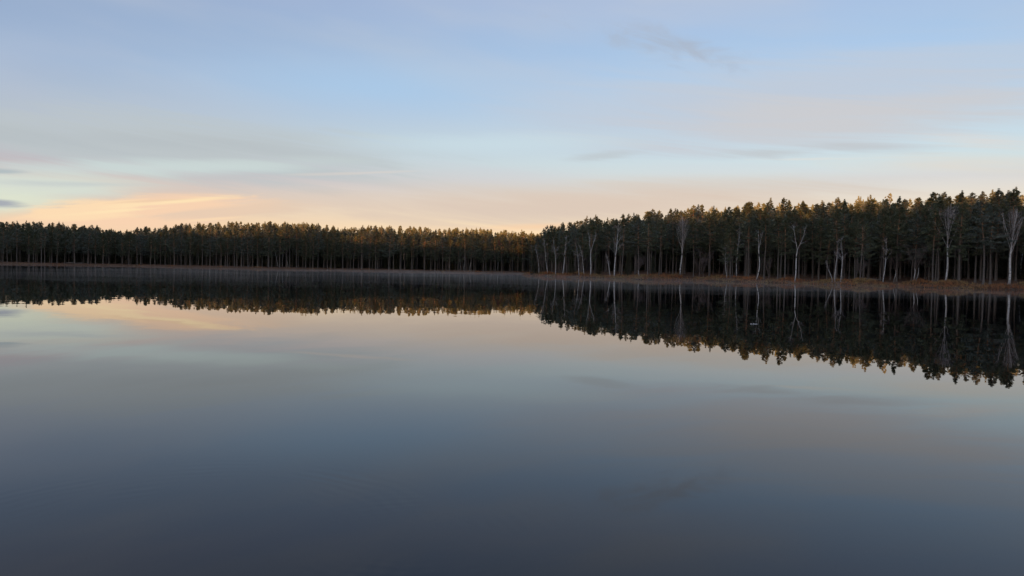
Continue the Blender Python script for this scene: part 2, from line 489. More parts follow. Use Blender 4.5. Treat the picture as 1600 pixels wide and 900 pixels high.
# ------------------------------------------------------------------ pines (20 m models, scaled to place)
def pine_model(seed, crown_base, radius, dense, lean=0.0, dead=9, flat=0.0):
    global RNG
    RNG = np.random.default_rng(seed); r = random.Random(seed)
    H = 20.0
    zz = np.linspace(0, H, 15)
    sway = 0.22 * np.sin(zz * r.uniform(0.18, 0.35) + r.uniform(0, 6)) * (zz / H)
    sx, sy = sway + lean * (zz / H) ** 1.5 * 2, 0.22 * np.sin(zz * r.uniform(0.15, 0.3) + r.uniform(0, 6)) * (zz / H)
    rad_ = 0.17 * (1 - zz / H) ** 0.75 + 0.012; rad_[0] *= 1.5
    trunk = MB(); trunk.tube(np.stack([sx, sy, zz], 1), rad_, 7)
    crown = MB()
    at = lambda z: np.array([np.interp(z, zz, sx), np.interp(z, zz, sy), z])
    zb = crown_base * H
    pos, axs, ln = [], [], []
    z = zb; az = r.uniform(0, 6.28); wob = r.uniform(0, 6.28)
    while z < H - 0.15:
        f = (z - zb) / (H - zb)                                      # 0 at the crown base, 1 at the tip
        prof = min(1.0, 0.50 + f / 0.40) * (1 - f ** 1.7) * (1 - flat * f * 0.4) + 0.05
        for _ in range(r.choice((2, 3, 3, 4)) if f < 0.9 else 3):
            az += 2.399 + r.uniform(-0.5, 0.5)
            if r.random() > dense: continue
            L = max(0.28, radius * prof * r.uniform(0.55, 1.35) * (0.80 + 0.38 * math.sin(az + wob) * math.sin(z * 1.1 + wob * 2)))
            tilt = rad(-14 + 68 * f ** 1.3 + r.uniform(-11, 11))
            hd = np.array([math.cos(az), math.sin(az), 0.0])
            s = np.linspace(0, 1, 5)
            curve = at(z) + hd * (L * math.cos(tilt)) * s[:, None] + np.array([0, 0, 1.0]) * (L * math.sin(tilt) * s + 0.22 * L * s ** 2.2)[:, None]
            trunk.tube(curve, 0.035 * (1 - s * 0.8) * (0.4 + L / radius * 0.6) + 0.006, 4, False)
            side = np.cross(hd, [0, 0, 1.0])
            for _k in range(int(1.6 + 2.3 * L)):                        # needle pads on side twigs
                q = min(1.0, (0.42 - 0.25 * f) + (0.62 + 0.2 * f) * r.random() ** 0.75)
                c0 = np.array([np.interp(q, s, curve[:, i]) for i in range(3)])
                w_ = r.gauss(0, 1) * (0.10 + 0.20 * L * (1.15 - q))
                c1 = c0 + side * w_ + hd * abs(w_) * 0.5 + np.array([0, 0, r.uniform(-0.02, 0.16)])
                m_ = r.randint(4, 7)
                p = c1 + RNG.normal(size=(m_, 3)) * np.array([0.22, 0.22, 0.07]) * (1.0 - 0.62 * f)
                pos.append(p); ln.append(np.full(m_, 0.36) * RNG.uniform(0.8, 1.3, m_))
                axs.append(np.tile(hd * 0.7 + side * np.sign(w_) * 0.35 + np.array([0, 0, 0.5 + 0.5 * f]), (m_, 1)))
        z += r.uniform(0.34, 0.85) * (1.0 if f < 0.7 else 0.62)
    tip = at(H - 0.2)
    pos.append(np.array([tip, tip + [0, 0, 0.12], tip - [0, 0, 0.25]])); axs.append(np.array([[0, 0, 2.2]] * 3)); ln.append(np.array([0.85, 0.6, 0.45]))
    for k_ in range(r.choice((1, 2, 2, 3))):                                              # the leader shoot with its small whorls
        zt = H + 0.05 + 0.30 * k_; w_ = 0.34 - 0.09 * k_
        aa = np.arange(5) * 1.257 + k_
        pos.append(np.stack([tip[0] + np.cos(aa) * w_ * 0.4, tip[1] + np.sin(aa) * w_ * 0.4, np.full(5, zt)], 1))
        axs.append(np.stack([np.cos(aa) * 0.5, np.sin(aa) * 0.5, np.full(5, 1.3)], 1)); ln.append(np.full(5, 0.34))
    pos, axs, ln = np.vstack(pos), np.vstack(axs), np.concatenate(ln)
    crown.blades(pos, axs, ln, 0.070, 9, 0.70, 0.12)
    for _ in range(dead):                                            # dry twigs under the crown
        z = r.uniform(max(2.0, zb * 0.35), zb + 0.5); a = r.uniform(0, 6.28); L = r.uniform(0.5, 1.9)
        s = np.linspace(0, 1, 4); hd = np.array([math.cos(a), math.sin(a), 0])
        c_ = at(z) + hd * L * s[:, None] + np.array([0, 0, 1.0]) * (r.uniform(-0.35, 0.25) * L * s ** 1.5)[:, None]
        trunk.tube(c_, 0.018 * (1 - 0.7 * s) + 0.003, 3, False)
        for q in (0.5, 0.75):
            e0 = c_[0] + (c_[-1] - c_[0]) * q; dd = hd * 0.3 + RNG.normal(size=3) * 0.3
            trunk.tube([e0, e0 + dd * L * 0.6], [0.008, 0.003], 3, False)
    return trunk.mesh('trunk', m_pine_bark, True), crown.mesh('crown', m_needles)


def spruce_model(seed):
    global RNG
    RNG = np.random.default_rng(seed); r = random.Random(seed); H = 10.0
    trunk, crown = MB(), MB()
    trunk.tube([(0, 0, 0), (0.03, 0, 4), (0, 0.02, 8), (0, 0, H)], [0.13, 0.09, 0.04, 0.008], 6)
    z, az = 0.5, 0.0; pos, axs = [], []
    while z < H - 0.1:
        f = z / H
        for _ in range(5):
            az += 2.399 + r.uniform(-0.4, 0.4)
            L = 1.75 * (1 - f) ** 0.8 * r.uniform(0.6, 1.15) + 0.12
            hd = np.array([math.cos(az), math.sin(az), 0]); s = np.linspace(0, 1, 4)
            cv = np.array([0, 0, z]) + hd * L * s[:, None] + np.array([0, 0, 1.0]) * ((-0.25 + 0.5 * f) * L * s + 0.15 * L * s ** 3)[:, None]
            trunk.tube(cv, 0.016 * (1 - 0.8 * s) + 0.003, 3, False)
            k = int(5 + 9 * L); t = RNG.uniform(0.12, 1, k)
            p = np.stack([np.interp(t, s, cv[:, i]) for i in range(3)], 1); side = np.cross(hd, [0, 0, 1.0])
            off = RNG.normal(size=k) * 0.16 * L * (1.1 - t)
            pos.append(p + side * off[:, None]); axs.append(hd * 0.8 + side * np.sign(off)[:, None] * 0.5 + np.array([0, 0, -0.15 + f * 0.5]))
        z += 0.27
    pos.append(np.array([[0, 0, H - 0.1]])); axs.append(np.array([[0, 0, 1.3]]))
    crown.blades(np.vstack(pos), np.vstack(axs), 0.30, 0.075, 7, 0.5, 0.0)
    return trunk.mesh('trunk', m_pine_bark, True), crown.mesh('crown', m_spruce)


PINES = [pine_model(101, 0.44, 3.1, 0.95), pine_model(102, 0.50, 2.7, 0.9), pine_model(103, 0.40, 3.4, 0.85, 0.3), pine_model(104, 0.54, 2.8, 0.95),
         pine_model(105, 0.46, 3.2, 0.8, -0.3), pine_model(106, 0.42, 2.9, 0.95, 0, 12, 0.3), pine_model(107, 0.52, 3.3, 0.85, 0.2, 14),
         pine_model(108, 0.32, 3.5, 0.9, 0.3), pine_model(109, 0.36, 3.8, 0.8, -0.2, 12), pine_model(110, 0.27, 3.2, 0.92)]
EDGE = (7, 8, 9)
SPRUCES = [spruce_model(201), spruce_model(202), spruce_model(203)]
RNG = np.random.default_rng(5)

# ------------------------------------------------------------------ where the trees stand
SKYLINE_R = [(829, 380), (836, 368), (846, 356), (857, 351), (880, 349), (900, 345), (925, 342), (950, 341), (962, 343), (975, 339), (1000, 336), (1022, 330), (1045, 331), (1070, 325), (1100, 327), (1140, 325),
             (1160, 315), (1200, 315), (1235, 316), (1260, 322), (1272, 325), (1285, 313), (1310, 314), (1340, 313), (1380, 308), (1420, 308), (1440, 305), (1480, 303),
             (1500, 300), (1540, 303), (1560, 296), (1600, 298), (1700, 290), (2000, 280)]
SKYLINE_L = [(-400, 350), (0, 349), (60, 350), (110, 352), (150, 354), (190, 363), (215, 357), (245, 358), (270, 352), (350, 350), (400, 350), (455, 350), (530, 356), (600, 356), (660, 358),
             (720, 359), (750, 360), (780, 362), (800, 364), (815, 365), (840, 367), (900, 372)]


def scatter(n_try, x0, x1, y0, y1, sd0, sd1, gap, keep=None):
    """random spots on land with a least spacing"""
    xs, ys = RNG.uniform(x0, x1, n_try), RNG.uniform(y0, y1, n_try)
    sd = signed_shore(xs, ys); cell = {}; res = []
    for x, y, s in zip(xs, ys, sd):
        if not sd0 < s < sd1: continue
        px = column_of(x, y) if y > 20 else -9999
        if keep and not keep(x, y, px, s): continue
        k = (int(x // gap), int(y // gap))
        if any((x - a) ** 2 + (y - b) ** 2 < gap * gap for i in (-1, 0, 1) for j in (-1, 0, 1) for a, b in cell.get((k[0] + i, k[1] + j), ())): continue
        cell.setdefault(k, []).append((x, y)); res.append((x, y, s, px))
    return res


def near_birch(px, y): return any(abs(px - b[0]) < b[2] and y < b[1] + 1.5 for b in BIRCH_SPOTS)


# birches: column of the foot, depth, row of the top, lean (m to the right at the top), style, label
BIRCHES = [
    (842, 222, 384, -1.2, 'slim', 'short leaning birch at the very tip of the wooded headland'),
    (856, 216, 372, -1.4, 'slim', 'thin grey birch, second from the headland tip'),
    (868, 209, 370, -0.8, 'slim', 'white birch standing at the water just right of the headland tip'),
    (879, 206, 366, 1.2, 'slim', 'stout white birch bending right near the headland tip'),
    (905, 199, 378, -1.4, 'slim', 'slender white birch, left one of a leaning pair on the headland'),
    (913, 199, 384, -1.6, 'slim', 'slender white birch, right one of a leaning pair on the headland'),
    (922, 198, 362, 0.4, 'fork', 'upright white birch right of the leaning pair on the headland'),
    (954, 190, 396, -1.6, 'slim', 'thin tilted grey birch close beside a stout white birch'),
    (960, 189, 352, 0.5, 'branchy', 'stout white birch with bare side branches on the headland'),
    (999, 180, 394, 0.3, 'bush', 'short bushy bare birch above the orange bank'),
    (1063, 196, 338, 0.4, 'fan', 'white birch with a tall narrow fan crown set back from shore'),
    (1136, 178, 386, -0.6, 'slim', 'short slender white birch left of a taller straight one'),
    (1151, 177, 352, 0.4, 'slim', 'straight white birch behind the yellow grass bank'),
    (1182, 172, 360, 1.0, 'kink', 'crooked white birch kinked at mid height behind rusty grass'),
    (1242, 164, 350, 1.3, 'fork', 'white birch forking into two limbs at mid height'),
    (1301, 155, 408, -1.2, 'slim', 'short leaning white birch stem of a cluster on the grass point'),
    (1304.5, 155, 376, 0.3, 'slim', 'straight white birch of the cluster on the grass point'),
    (1314, 153, 372, -0.2, 'slim', 'slim grey birch nearest the water right of the birch cluster'),
    (1380, 152, 368, 0.4, 'slim', 'straight pale birch above the reddish bank'),
    (1397, 157, 388, 0.9, 'bush', 'small leaning birch beside the dark inlet'),
    (1429, 150, 372, -0.6, 'bush', 'twin stemmed bushy grey birch with a fan of fine twigs'),
    (1478, 148, 318, 0.6, 'fan', 'tall white birch with a wide bare fan crown'),
    (1577, 141, 326, 0.9, 'fan', 'bright white birch near the right edge with a forked fan crown'),
    (1594, 165, 352, 0.3, 'branchy', 'thin pale birch at the far right edge behind the bright one'),
    (96, 306, 366, -1.6, 'fork', 'pale forked birch bending left on the far left shore'),
    (86, 310, 380, -0.6, 'slim', 'thin faint birch just left of the pale forked birch'),
    (434.5, 296, 384, -2.4, 'slim', 'pale birch arching left on the middle far shore'),
    (441, 298, 380, 0.2, 'slim', 'straight pale birch right of the arching one on the far shore'),
    (450, 297, 390, -0.6, 'slim', 'third pale birch right of the arching one on the far shore'),
    (719, 304, 392, 0.0, 'slim', 'left stem of the twin pale birches above the small beach'),
    (724, 305, 392, 0.2, 'slim', 'right stem of the twin pale birches above the small beach'),
    (733.5, 306, 388, 0.9, 'slim', 'pale leaning birch at the right end of the small beach'),
    (778, 318, 369, 0.6, 'red', 'thin birch with a reddish bare crown on the far shore'),
]
BIRCH_SPOTS = [(b[0], b[1], {'fan': 20, 'branchy': 7, 'fork': 8, 'kink': 6}.get(b[4], 3.5) * (1 if b[1] < 280 else 0.5)) for b in BIRCHES]


def on_right(px, y, x): return px > 826 and y < 262 - 0 * x and (y < 215 or px > 834)


right_all = scatter(9000, 0, 175, 128, 262, 4.5, 70, 2.5, lambda x, y, px, s: 848 < px < 1640 and not near_birch(px, y) and y < 262 and (s > 8 or RNG.random() < 0.45))
far_all = scatter(9000, -245, 20, 283, 400, 4, 75, 2.7, lambda x, y, px, s: -25 < px < 846 and not near_birch(px, y))
for px_, d_ in ((834, 233), (839, 229), (845, 232), (850, 226), (856, 231), (862, 224), (867, 229), (874, 222)):       # pines crowding the headland tip
    right_all.append((column_x(px_, d_), d_, 1.0, px_))
right_all.sort(key=lambda t: t[2] + RNG.uniform(0, 3)); far_all.sort(key=lambda t: t[2] + RNG.uniform(0, 3))
N_RIGHT, N_FAR = 150, 140
forest = []                                            # (x, y, z, rotation, sxy, sz, model) for the mass behind


def pine_size(x, y, px, skyline):
    z = float(ground_z(np.array([x]), np.array([y]))[0])
    row = np.interp(px, [a for a, _ in skyline], [b for _, b in skyline])
    top = height_at(px, row, y)
    return z, top - z


# ------------------------------------------------------------------ birches
def limb(mb, rnd, p, d, length, r0, gravity, wig, n=6, sides=5):
    pts = [np.array(p, float)]; d = np.array(d, float); d /= np.linalg.norm(d)
    for _ in range(n):
        d = d + np.array([rnd.gauss(0, wig), rnd.gauss(0, wig), gravity + rnd.gauss(0, wig * 0.5)]); d /= np.linalg.norm(d)
        pts.append(pts[-1] + d * length / n)
    pts = np.array(pts); mb.tube(pts, np.linspace(r0, max(0.006, r0 * 0.3), n + 1), sides, False)
    return pts, d


def make_birch(px, depth, top_row, lean, style, label, seed, name='birch_tree', category='birch', group=None, bark=None, wood=None):
    global RNG
    RNG = np.random.default_rng(seed); r = random.Random(seed)
    x = column_x(px, depth); z = float(ground_z(np.array([x]), np.array([depth]))[0]) - 0.08
    H = height_at(px, top_row, depth) - z
    root = empty(name, (x, depth, z)); far = depth > 280
    tag(root, label, category, group or ('birches on the far shore' if far else 'birches along the right shore'))
    trunk, crown, twigs = MB(), MB(), MB()
    r0 = {'fan': 0.19, 'branchy': 0.13, 'fork': 0.14, 'kink': 0.135, 'slim': 0.088, 'bush': 0.07, 'red': 0.13}[style] * (1.0 if far else 0.95)
    if 'stout' in label or 'bright' in label: r0 *= 1.2
    split = {'fan': 0.46, 'fork': 0.56, 'branchy': 1.0, 'kink': 0.62, 'slim': 1.0, 'bush': 0.35, 'red': 0.62}[style]
    n = 9; s = np.linspace(0, 1, n)
    zc = s * H * split
    ph = r.uniform(0, 6); bend = 0.18 * np.sin(s * 5 + ph) - 0.18 * math.sin(ph)
    fr = zc / H
    cx = lean * fr ** 1.3 + bend * 0.8
    if style == 'kink': cx = cx + 0.5 * np.sin(s * 3.1)
    cy = 0.12 * np.sin(s * 4 + r.uniform(0, 6)) * s
    path = np.stack([cx - cx[0], cy, zc], 1)
    trunk.tube(path, r0 * ((1 - 0.62 * s * split) if split < 0.9 else (1 - 0.94 * s ** 1.1)) * np.where(s == 0, 1.35, 1.0), 8)
    ends = []
    top = path[-1]

    def spray(pts, d, L, count, mb_r, lev_len):
        for _ in range(count):
            q = r.uniform(0.25, 1.0); p = pts[min(len(pts) - 1, int(q * (len(pts) - 1)))]
            dd = np.array(d) * 0.9 + RNG.normal(size=3) * 0.55 + np.array([0, 0, 0.15])
            sub, de = limb(crown, r, p, dd, lev_len * r.uniform(0.6, 1.1), mb_r, 0.05, 0.10, 4, 4)
            for _ in range(7):
                q2 = r.uniform(0.3, 1); p2 = sub[min(len(sub) - 1, int(q2 * (len(sub) - 1)))]
                limb(twigs, r, p2, de + RNG.normal(size=3) * 0.7, lev_len * r.uniform(0.3, 0.7), 0.011, -0.06, 0.15, 3, 3)

    rest = H * (1 - split)
    if style in ('fan', 'red'):
        pts, de = limb(crown, r, top, [0.03, 0, 1.0], rest, r0 * 0.62, 0.03, 0.03, 9, 6)          # the leader runs on to the top
        spray(pts, de, rest, 7, 0.022, rest * 0.24)
        for k in range(22 if style == 'fan' else 8):
            q = (k + r.uniform(0, 0.8)) / 22.0 if style == 'fan' else r.random()
            a = k * 2.4 + r.uniform(-0.4, 0.4); op = r.uniform(0.24, 0.50) * (1 - 0.3 * q)
            zq = H * (split * 0.86 + (0.86 - split * 0.86) * q ** 0.8)
            p0 = np.array([np.interp(zq, path[:, 2], path[:, i]) for i in range(3)]) if zq < path[-1, 2] else np.array([np.interp(zq, pts[:, 2], pts[:, i]) for i in range(3)])
            L = (H - p0[2]) * r.uniform(0.62, 0.95) * (1.0 if style == 'fan' else 0.8)
            sub, de = limb(crown, r, p0, [math.cos(a) * op, math.sin(a) * op, 0.85], L, r0 * r.uniform(0.15, 0.25) * (1.1 - 0.4 * q), 0.05, 0.05, 8, 5)
            spray(sub, de, L, 6, 0.015, L * 0.30)
    elif style in ('fork', 'kink'):
        for sgn in (-1, 1):
            d = np.array([sgn * (0.28 if style == 'fork' else 0.18) + lean * 0.05, r.uniform(-0.2, 0.2), 1.0])
            pts, de = limb(crown, r, top, d, rest, r0 * 0.42, 0.015, 0.05, 8, 5)
            spray(pts, de, rest, 6, 0.022, rest * 0.33)
    elif style == 'bush':
        for k in range(6):
            a = k * 2.4 + r.uniform(-0.4, 0.4)
            pts, de = limb(crown, r, path[-1 - k % 3], [math.cos(a) * 0.42, math.sin(a) * 0.4, 1.0], rest * r.uniform(0.7, 1.0), r0 * 0.45, 0.0, 0.07, 6, 4)
            spray(pts, de, rest, 5, 0.016, rest * 0.3)
        if 'twin' in label:
            trunk.tube(path + np.array([[0.55, 0.1, 0]]) - np.array([[0.25, 0, 0]]) * s[:, None] * -1.0, r0 * 0.85 * (1 - 0.5 * s), 7)
    if style in ('branchy', 'slim'):
        k0 = 0.40 if style == 'branchy' else 0.42
        for k in range(18 if style == 'branchy' else 13):
            q = r.uniform(k0, 1.0); p = np.array([np.interp(q, s, path[:, i]) for i in range(3)])
            a = r.uniform(0, 6.28); op = r.uniform(0.5, 1.1)
            L = H * (0.30 if style == 'branchy' else 0.22) * (1.35 - q) * r.uniform(0.6, 1.1)
            pts, de = limb(crown, r, p, [math.cos(a) * op, math.sin(a) * op, 0.8], L, 0.021, 0.03, 0.08, 5, 4)
            spray(pts, de, L, 3, 0.010, L * 0.5)
    trunk.build('trunk', bark or m_birch, root, True)
    crown.build('crown', wood or {'red': m_redtwig, 'bush': m_finetwig}.get(style, m_twig), root, True)
    tag(twigs.build('twigs', m_redtwig if style == 'red' else m_finetwig, root), kind='stuff')
    return root


for i, b in enumerate(BIRCHES):
    make_birch(*b, 900 + i)
SHRUBS = [(1100, 186, 386, 0.2, 'bush', 'wide leafless brown bush between the narrow fan birch and the straight birch'),
          (1092, 188, 396, -0.4, 'bush', 'lower leafless bush left of the wide brown one'),
          (848, 220, 392, -0.5, 'bush', 'brown leafless bush among the birches of the headland tip'),
          (1200, 172, 398, 0.3, 'bush', 'leafless bush right of the crooked birch'),
          (1448, 160, 386, 0.1, 'bush', 'leafless bush left of the wide fan birch'),
          (1345, 154, 404, 0.3, 'bush', 'low leafless bush on the bank right of the birch cluster')]
for i, b in enumerate(SHRUBS):
    make_birch(*b, 960 + i, name='bare_bush', category='bush', group='leafless bushes along the right shore', bark=m_finetwig, wood=m_finetwig)
RNG = np.random.default_rng(21)

# ------------------------------------------------------------------ pines in front, one object each
ORD = ['first', 'second', 'third', 'fourth', 'fifth', 'sixth', 'seventh', 'eighth', 'ninth', 'tenth', 'eleventh', 'twelfth', 'thirteenth', 'fourteenth', 'fifteenth',
       'sixteenth', 'seventeenth', 'eighteenth', 'nineteenth', 'twentieth'] + ['twenty-' + w for w in ('first', 'second', 'third', 'fourth', 'fifth', 'sixth', 'seventh', 'eighth', 'ninth')] + \
      ['thirtieth'] + ['thirty-' + w for w in ('first', 'second', 'third', 'fourth', 'fifth', 'sixth', 'seventh', 'eighth', 'ninth')] + ['fortieth'] + ['forty-' + w for w in ('first', 'second', 'third', 'fourth', 'fifth', 'sixth', 'seventh', 'eighth', 'ninth')]
MARKS_R = [(842, 'the headland tip'), (922, 'the upright headland birch'), (960, 'the stout headland birch'), (999, 'the short bushy birch'), (1063, 'the narrow fan birch'), (1151, 'the straight white birch'),
           (1182, 'the crooked birch'), (1242, 'the forked birch'), (1304, 'the birch cluster'), (1380, 'the birch above the reddish bank'), (1429, 'the twin stemmed birch'),
           (1478, 'the wide fan birch'), (1577, 'the bright edge birch')]
MARKS_L = [(-30, 'the left edge'), (96, 'the pale forked birch'), (434, 'the arching far birch'), (721, 'the twin beach birches'), (778, 'the red crowned birch'), (834, 'the headland tip')]


def pine_labels(trees, marks, where):
    """say which pine: counted along the shore from the nearest birch or landmark"""
    res = {}
    mine = {m: [] for m in marks}
    for i, t in enumerate(trees):
        m = min(marks, key=lambda q: abs(q[0] - t[3])); mine[m].append(i)
    for m, ids in mine.items():
        for side, word in ((-1, 'left'), (1, 'right')):
            row = sorted((i for i in ids if (trees[i][3] - m[0]) * side >= 0), key=lambda i: abs(trees[i][3] - m[0]))
            for k, i in enumerate(row):
                res[i] = f'{where}, {ORD[k]} to the {word} of {m[1]}'
    return res


def place_pines(trees, n_front, skyline, marks, where, group):
    front = trees[:n_front]
    labels = pine_labels(front, marks, where)
    for i, (x, y, s, px) in enumerate(trees):
        z, h = pine_size(x, y, px, skyline)
        far = y > 280
        if i < n_front:
            h = h * (0.83 + 0.20 * random.random() ** 1.4 if random.random() < 0.82 else random.uniform(0.66, 0.84))
            k = random.choice(EDGE) if (s < (24 if far else 13) and random.random() < (0.45 if not far else 0.7)) else random.randrange(7)
        else:
            h = min(h * (0.83 + 0.25 * random.random() ** 1.7), random.uniform(18.0, 22.0) + (1.5 if far else 0)); k = random.randrange(7)
        h = max(h, 9.0)
        sz = h / 20.6; sx = sz * random.uniform(0.8, 1.3) * 0.5 + 0.5 * random.uniform(0.85, 1.25)
        if i < n_front:
            root = empty('pine_tree', (x, y, z - 0.1), random.uniform(0, 6.28), (sx, sx, sz))
            tag(root, labels[i], 'pine', group)
            part('trunk', PINES[k][0], root); part('crown', PINES[k][1], root)
        else:
            forest.append((x, y, z - 0.1, random.uniform(0, 6.28), sx, sz, k))


place_pines(right_all, N_RIGHT, SKYLINE_R, MARKS_R, 'right shore pine', 'pines along the right shore')
place_pines(far_all, N_FAR, SKYLINE_L, MARKS_L, 'far shore pine', 'pines along the far shore')

# low spruces and bushy young conifers under the pines: column, depth, height, label
LOW = [(835, 226, 8.5, 'low bushy spruce overhanging the water at the headland tip'), (850, 228, 9.5, 'taller spruce just behind the headland tip'),
       (893, 206, 6.5, 'young spruce between the bending birch and the leaning pair'), (935, 203, 6.0, 'young spruce right of the upright headland birch'),
       (982, 192, 6.5, 'young spruce left of the short bushy birch'), (1020, 190, 5.5, 'young spruce right of the short bushy birch'),
       (1198, 180, 6.0, 'young spruce right of the crooked birch'), (1216, 178, 7.5, 'taller young spruce left of the forked birch'),
       (1338, 164, 5.5, 'young spruce right of the grass point'), (1488, 158, 8.5, 'dark young spruce close right of the wide fan birch'),
       (1530, 160, 6.0, 'young spruce between the wide fan birch and the bright edge birch'),
       (20, 302, 9, 'spruce nearest the left edge on the far shore'), (120, 312, 10, 'spruce right of the pale forked birch'), (130, 308, 7, 'shorter spruce right of the pale forked birch'),
       (180, 316, 9, 'far shore spruce below the dip in the skyline'), (212, 312, 10.5, 'far shore spruce right of the dip in the skyline'), (470, 305, 8, 'small spruce right of the pale birches on the far shore'),
       (487, 303, 9.5, 'far shore spruce, second right of the pale birches'), (524, 302, 10.5, 'broad spruce in the middle of the far shore'), (545, 304, 8, 'first spruce right of the broad one on the far shore'),
       (586, 303, 9, 'second spruce right of the broad one on the far shore'), (640, 304, 10, 'third spruce right of the broad one on the far shore'), (668, 306, 9, 'fourth spruce right of the broad one on the far shore'),
       (712, 309, 10, 'spruce just left of the twin beach birches'), (760, 314, 9, 'spruce left of the red crowned birch'), (812, 318, 10, 'spruce nearest the headland on the far shore')]
for i, (px, d, h, label) in enumerate(LOW):
    x = column_x(px, d); z = float(ground_z(np.array([x]), np.array([d]))[0]) - 0.15
    t = empty('spruce_tree', (x, d, z), random.uniform(0, 6.28), (h / 10 * 1.1, h / 10 * 1.1, h / 10))
    tag(t, label, 'spruce', 'young spruces under the pines')
    part('trunk', SPRUCES[i % 3][0], t); part('crown', SPRUCES[i % 3][1], t)

# ------------------------------------------------------------------ the mass of forest behind (nobody could count it)
def more_forest(spots, h0, h1, models=(0, 1, 2, 3, 4, 5, 6)):
    if not spots: return
    zs = ground_z(np.array([q[0] for q in spots]), np.array([q[1] for q in spots]))
    for (x, y, s, px), z in zip(spots, zs):
        z = float(z); h = random.uniform(h0, h1)
        forest.append((x, y, z - 0.1, random.uniform(0, 6.28), h / (10 if models[0] == 10 else 20) * random.uniform(0.95, 1.2), h / (10 if models[0] == 10 else 20), random.choice(models)))


more_forest(scatter(2600, 0, 330, 120, 420, 70, 130, 4.2, lambda x, y, px, s: px > 850 and not (y > 262 and x < 60)), 15, 19, EDGE)
more_forest(scatter(2600, -420, 60, 290, 520, 75, 140, 4.2), 11.5, 14.5, EDGE)
more_forest(scatter(900, 0, 90, 230, 330, 6, 80, 3.0, lambda x, y, px, s: (y > 262 or px > 1640)), 15, 18)
more_forest(scatter(1600, 95, 240, 10, 150, 5, 70, 3.4, lambda x, y, px, s: px > 1640 or y < 60), 16, 19)
more_forest(scatter(1600, -420, -200, 60, 420, 5, 60, 3.6, lambda x, y, px, s: px < -25), 17, 20)
SP = (10, 11, 12)                                       # young spruces filling the dark under the pines
more_forest(scatter(5000, 0, 200, 150, 330, 22, 90, 3.2, lambda x, y, px, s: px > 838), 7, 12, SP)
more_forest(scatter(5000, -260, 60, 300, 430, 16, 90, 3.2), 6, 11, SP)
ca, sa = math.cos(rad(SUN_AZ)), math.sin(rad(SUN_AZ))
more_forest(scatter(14000, -520, 260, -260, 170, 12, 900, 3.6, lambda x, y, px, s: 58 < -(x * sa + y * ca) < 135), 7.0, 8.6, EDGE)
more_forest(scatter(12000, -520, 260, -260, 170, 12, 900, 3.0, lambda x, y, px, s: 58 < -(x * sa + y * ca) < 120), 4.5, 7, SP)   # unseen wood on the shading rise; spruces added to stop sun between trunks

fm = bpy.data.meshes.new('forest_points')
fm.vertices.add(len(forest)); fm.vertices.foreach_set('co', np.array([f[:3] for f in forest], np.float32).ravel())
for nm, ty, vals in (('turn', 'FLOAT', [f[3] for f in forest]), ('wide', 'FLOAT', [f[4] for f in forest]), ('tall', 'FLOAT', [f[5] for f in forest]), ('model', 'INT', [f[6] for f in forest])):
    at_ = fm.attributes.new(nm, ty, 'POINT'); at_.data.foreach_set('value', np.array(vals, np.int32 if ty == 'INT' else np.float32))
mass = bpy.data.objects.new('pine_forest', fm); COL.objects.link(mass)
tag(mass, 'dense dark pine forest stretching away behind the shoreline trees', 'forest', kind='stuff')
gn = bpy.data.node_groups.new('forest_scatter', 'GeometryNodeTree')
gn.interface.new_socket('Geometry', in_out='INPUT', socket_type='NodeSocketGeometry')
gn.interface.new_socket('Geometry', in_out='OUTPUT', socket_type='NodeSocketGeometry')
gi, go = gn.nodes.new('NodeGroupInput'), gn.nodes.new('NodeGroupOutput')
join = gn.nodes.new('GeometryNodeJoinGeometry'); gn.links.new(join.outputs[0], go.inputs[0])


def attr(name, ty):
    a = gn.nodes.new('GeometryNodeInputNamedAttribute'); a.data_type = ty; a.inputs['Name'].default_value = name
    return a.outputs['Attribute']


a_turn, a_wide, a_tall, a_model = attr('turn', 'FLOAT'), attr('wide', 'FLOAT'), attr('tall', 'FLOAT'), attr('model', 'INT')
cr = gn.nodes.new('ShaderNodeCombineXYZ'); gn.links.new(a_turn, cr.inputs[2])
cs = gn.nodes.new('ShaderNodeCombineXYZ')
for i, a in enumerate((a_wide, a_wide, a_tall)): gn.links.new(a, cs.inputs[i])
sources = {}
for o in bpy.data.objects:
    if o.type == 'MESH' and o.parent and o.parent.name.startswith(('pine_tree', 'spruce_tree')): sources.setdefault(o.data.name, o)
for k in range(13):
    cmp_ = gn.nodes.new('FunctionNodeCompare'); cmp_.data_type = 'INT'; cmp_.operation = 'EQUAL'
    gn.links.new(a_model, cmp_.inputs[2]); cmp_.inputs[3].default_value = k
    for me in (PINES + SPRUCES)[k]:
        if me.name not in sources: continue
        oi = gn.nodes.new('GeometryNodeObjectInfo'); oi.inputs['Object'].default_value = sources[me.name]; oi.inputs['As Instance'].default_value = True
        ip = gn.nodes.new('GeometryNodeInstanceOnPoints')
        gn.links.new(gi.outputs[0], ip.inputs['Points']); gn.links.new(cmp_.outputs[0], ip.inputs['Selection'])
        gn.links.new(oi.outputs['Geometry'], ip.inputs['Instance']); gn.links.new(cr.outputs[0], ip.inputs['Rotation']); gn.links.new(cs.outputs[0], ip.inputs['Scale'])
        gn.links.new(ip.outputs[0], join.inputs[0])
md = mass.modifiers.new('scatter', 'NODES'); md.node_group = gn

